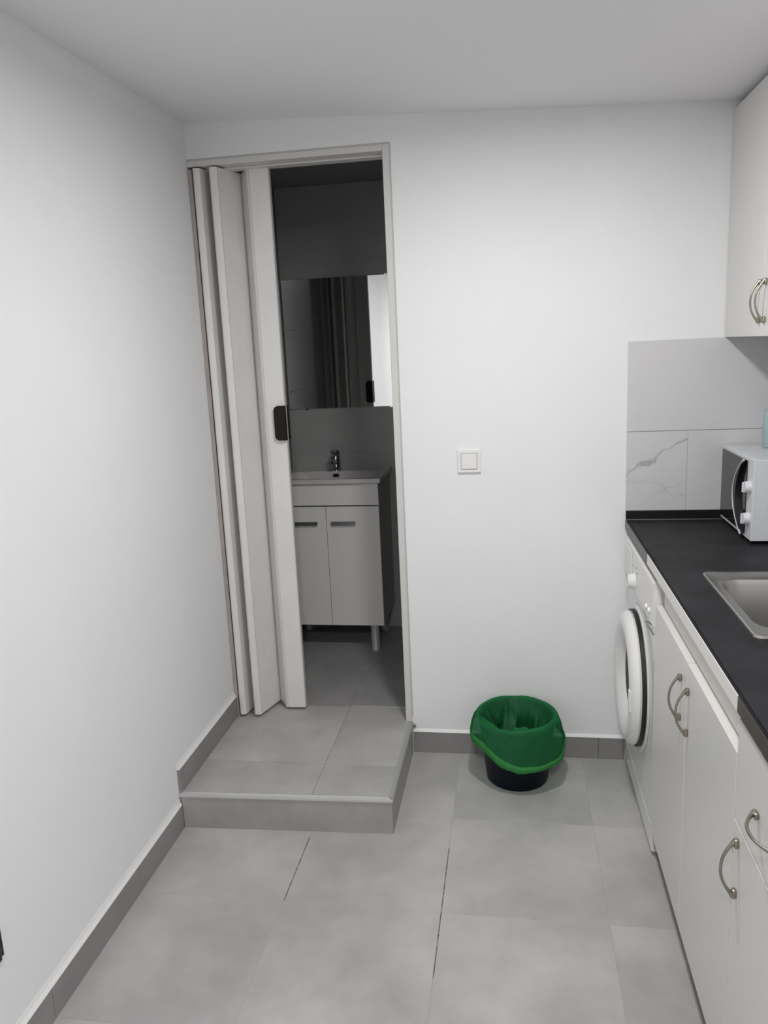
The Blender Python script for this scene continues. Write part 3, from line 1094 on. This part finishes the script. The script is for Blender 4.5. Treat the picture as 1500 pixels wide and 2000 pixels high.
def wall_limit(a, r):
    return min(r, 0.146 / math.sin(a)) if math.sin(a) > 0.6 else r
def rim_dip(a):
    return -0.010 * max(0, math.cos(a - math.radians(215))) ** 4 + 0.004 * nz(math.cos(a) * 2.5, math.sin(a) * 2.5, 9)
rings = []
prof_n = 40
for s_i in range(prof_n):
    s = s_i / (prof_n - 1)
    ring = []
    for k in range(NA):
        a = 2 * math.pi * k / NA
        if s < 0.45:              # inside, from the bottom up to the rim
            t = s / 0.45
            z = 0.030 + (BHT - 0.030 + 0.8 * rim_dip(a) * t) * t
            loose = (1 - t ** 4)
            r = 0.098 + 0.028 * t - loose * (0.008 + 0.024 * max(0, crease(a, t, 1.5, 2)) + 0.014 * max(0, crease(a, t, 3.2, 7)))
            r = min(r, 0.100 + 0.0255 * t)
        elif s < 0.56:            # over the rim
            t = (s - 0.45) / 0.11
            ang = math.pi * (1 - t)
            z = BHT + 0.002 + 0.006 * math.sin(ang) + max(-0.004, rim_dip(a))
            r = 0.134 + 0.0080 * math.cos(ang)
        else:                     # outside drape
            t = (s - 0.56) / 0.44
            zt = BHT + 0.002 + max(-0.004, rim_dip(a))
            z = zt - (zt - hem(a)) * t
            r = 0.1420 + 0.010 * math.sin(min(1, t * 1.3) * math.pi * 0.5)
            r += (0.006 * max(0, -math.cos(a)) + 0.010 * max(0, math.cos(a))) * t ** 0.6
            r += 0.0045 * t * crease(a, 2 + t, 2.2, 4) + 0.0015 * crease(a, 3 * t, 5.0, 3)
            r = wall_limit(a, r)
        ring.append(bm.verts.new((BC[0] + r * math.cos(a), BC[1] + r * math.sin(a), z)))
    rings.append(ring)
for a, b_ in zip(rings, rings[1:]):
    for k in range(NA):
        bm.faces.new((a[k], a[(k + 1) % NA], b_[(k + 1) % NA], b_[k]))
cen = bm.verts.new((BC[0], BC[1], 0.035))
for k in range(NA):
    bm.faces.new((cen, rings[0][(k + 1) % NA], rings[0][k]))
bmesh.ops.recalc_face_normals(bm, faces=bm.faces)
last = [q.co.copy() for q in rings[-1]]
bgt = obj('bin_bag', bm, BAG, smooth=True)
tag(bgt, 'thin green plastic bag lining the bin and folded over its rim', 'bin bag')
# gathered hem: several layers of film rolled together, so it looks denser
bm = new()
hr = []
for i_ in range(9):
    ph = 2 * math.pi * i_ / 8
    ring = []
    for k in range(NA):
        a = 2 * math.pi * k / NA
        q = last[k]
        wd = 0.0095 + 0.0060 * max(0, -math.cos(a - 0.5)) + 0.003 * max(0, math.cos(a)) + 0.0015 * math.sin(3 * a + 1)
        th = 0.0028
        rr = math.hypot(q.x - BC[0], q.y - BC[1]) + 0.001 + th * math.cos(ph)
        zz = q.z + wd * 0.6 + wd * math.sin(ph)
        rr += 0.0006 * nz(math.cos(a) * 9, math.sin(a) * 9, i_ * 0.8)
        rr = wall_limit(a, rr)
        ring.append(bm.verts.new((BC[0] + rr * math.cos(a), BC[1] + rr * math.sin(a), zz)))
    hr.append(ring)
for a, b_ in zip(hr, hr[1:]):
    for k in range(NA):
        bm.faces.new((a[k], a[(k + 1) % NA], b_[(k + 1) % NA], b_[k]))
bmesh.ops.remove_doubles(bm, verts=bm.verts, dist=1e-6)
bmesh.ops.recalc_face_normals(bm, faces=bm.faces)
obj('rolled_hem', bm, BAGH, bgt, smooth=True, label='brighter green gathered hem of the bag')
# loose folds of film inside
def flap(pts, w, seed):
    bm = new()
    prev = None
    for i, p in enumerate(pts):
        p = Vector(p)
        d_ = Vector(w)
        row = [bm.verts.new(p + d_ * (u - 0.5) + Vector((0.004 * nz(u * 4, i, seed + 8), 0.012 * nz(u * 3, i * 0.7, seed), 0.008 * nz(u * 2, i, seed + 4)))) for u in (0, 0.2, 0.4, 0.6, 0.8, 1)]
        if prev:
            for k in range(5):
                bm.faces.new((prev[k], prev[k + 1], row[k + 1], row[k]))
        prev = row
    r = obj('loose_fold', bm, BAG, bgt, smooth=True)
    md_ = r.o.modifiers.new('sub', 'SUBSURF')
    md_.levels = 2
    md_.render_levels = 2
flap([(0.985, -0.185, 0.230), (0.995, -0.180, 0.215), (1.010, -0.175, 0.185), (1.020, -0.17, 0.140), (1.025, -0.16, 0.08)], (0.075, -0.070, -0.015), 1)
flap([(1.070, -0.026, 0.220), (1.072, -0.050, 0.190), (1.062, -0.085, 0.150), (1.055, -0.110, 0.100), (1.05, -0.12, 0.05)], (0.045, 0.006, 0.0), 2)
flap([(1.112, -0.286, 0.2445), (1.108, -0.268, 0.248), (1.102, -0.250, 0.238), (1.100, -0.240, 0.205), (1.10, -0.23, 0.15)], (0.040, 0.004, 0.0), 3)
flap([(1.120, -0.035, 0.215), (1.128, -0.060, 0.180), (1.140, -0.090, 0.140), (1.15, -0.11, 0.08)], (0.020, -0.040, 0.0), 4)
flap([(1.165, -0.070, 0.210), (1.158, -0.090, 0.175), (1.150, -0.11, 0.130), (1.14, -0.12, 0.08)], (0.012, -0.040, 0.0), 6)

# ------------------------------------------------------------------ ceiling downlights
for lx, ly, pw, lab in LAMPS:
    z = zc(lx, ly)
    t = thing('ceiling_downlight', lab, 'ceiling light', (lx, ly, z), 'ceiling downlights')
    bm = new()
    lathe(bm, [(0.085, 0.004), (0.110, 0.004), (0.112, -0.003), (0.108, -0.008), (0.088, -0.010), (0.085, -0.006)], (lx, ly, z), n=48, close=True)
    obj('trim_ring', bm, EDGE, t, smooth=True)
    bm = new()
    lathe(bm, [(0, -0.001), (0.0845, -0.001), (0.0845, -0.005), (0, -0.005)], (lx, ly, z), n=48)
    obj('diffuser', bm, DIFFUSER, t)
    ld = bpy.data.lights.new('downlight_beam', 'AREA')
    ld.shape = 'DISK'
    ld.size = 0.165
    ld.energy = pw
    ld.color = LAMP_COL
    lo = bpy.data.objects.new('downlight_beam', ld)
    C.objects.link(lo)
    lo.parent = t.o
    lo.location = (0, 0, -0.012)
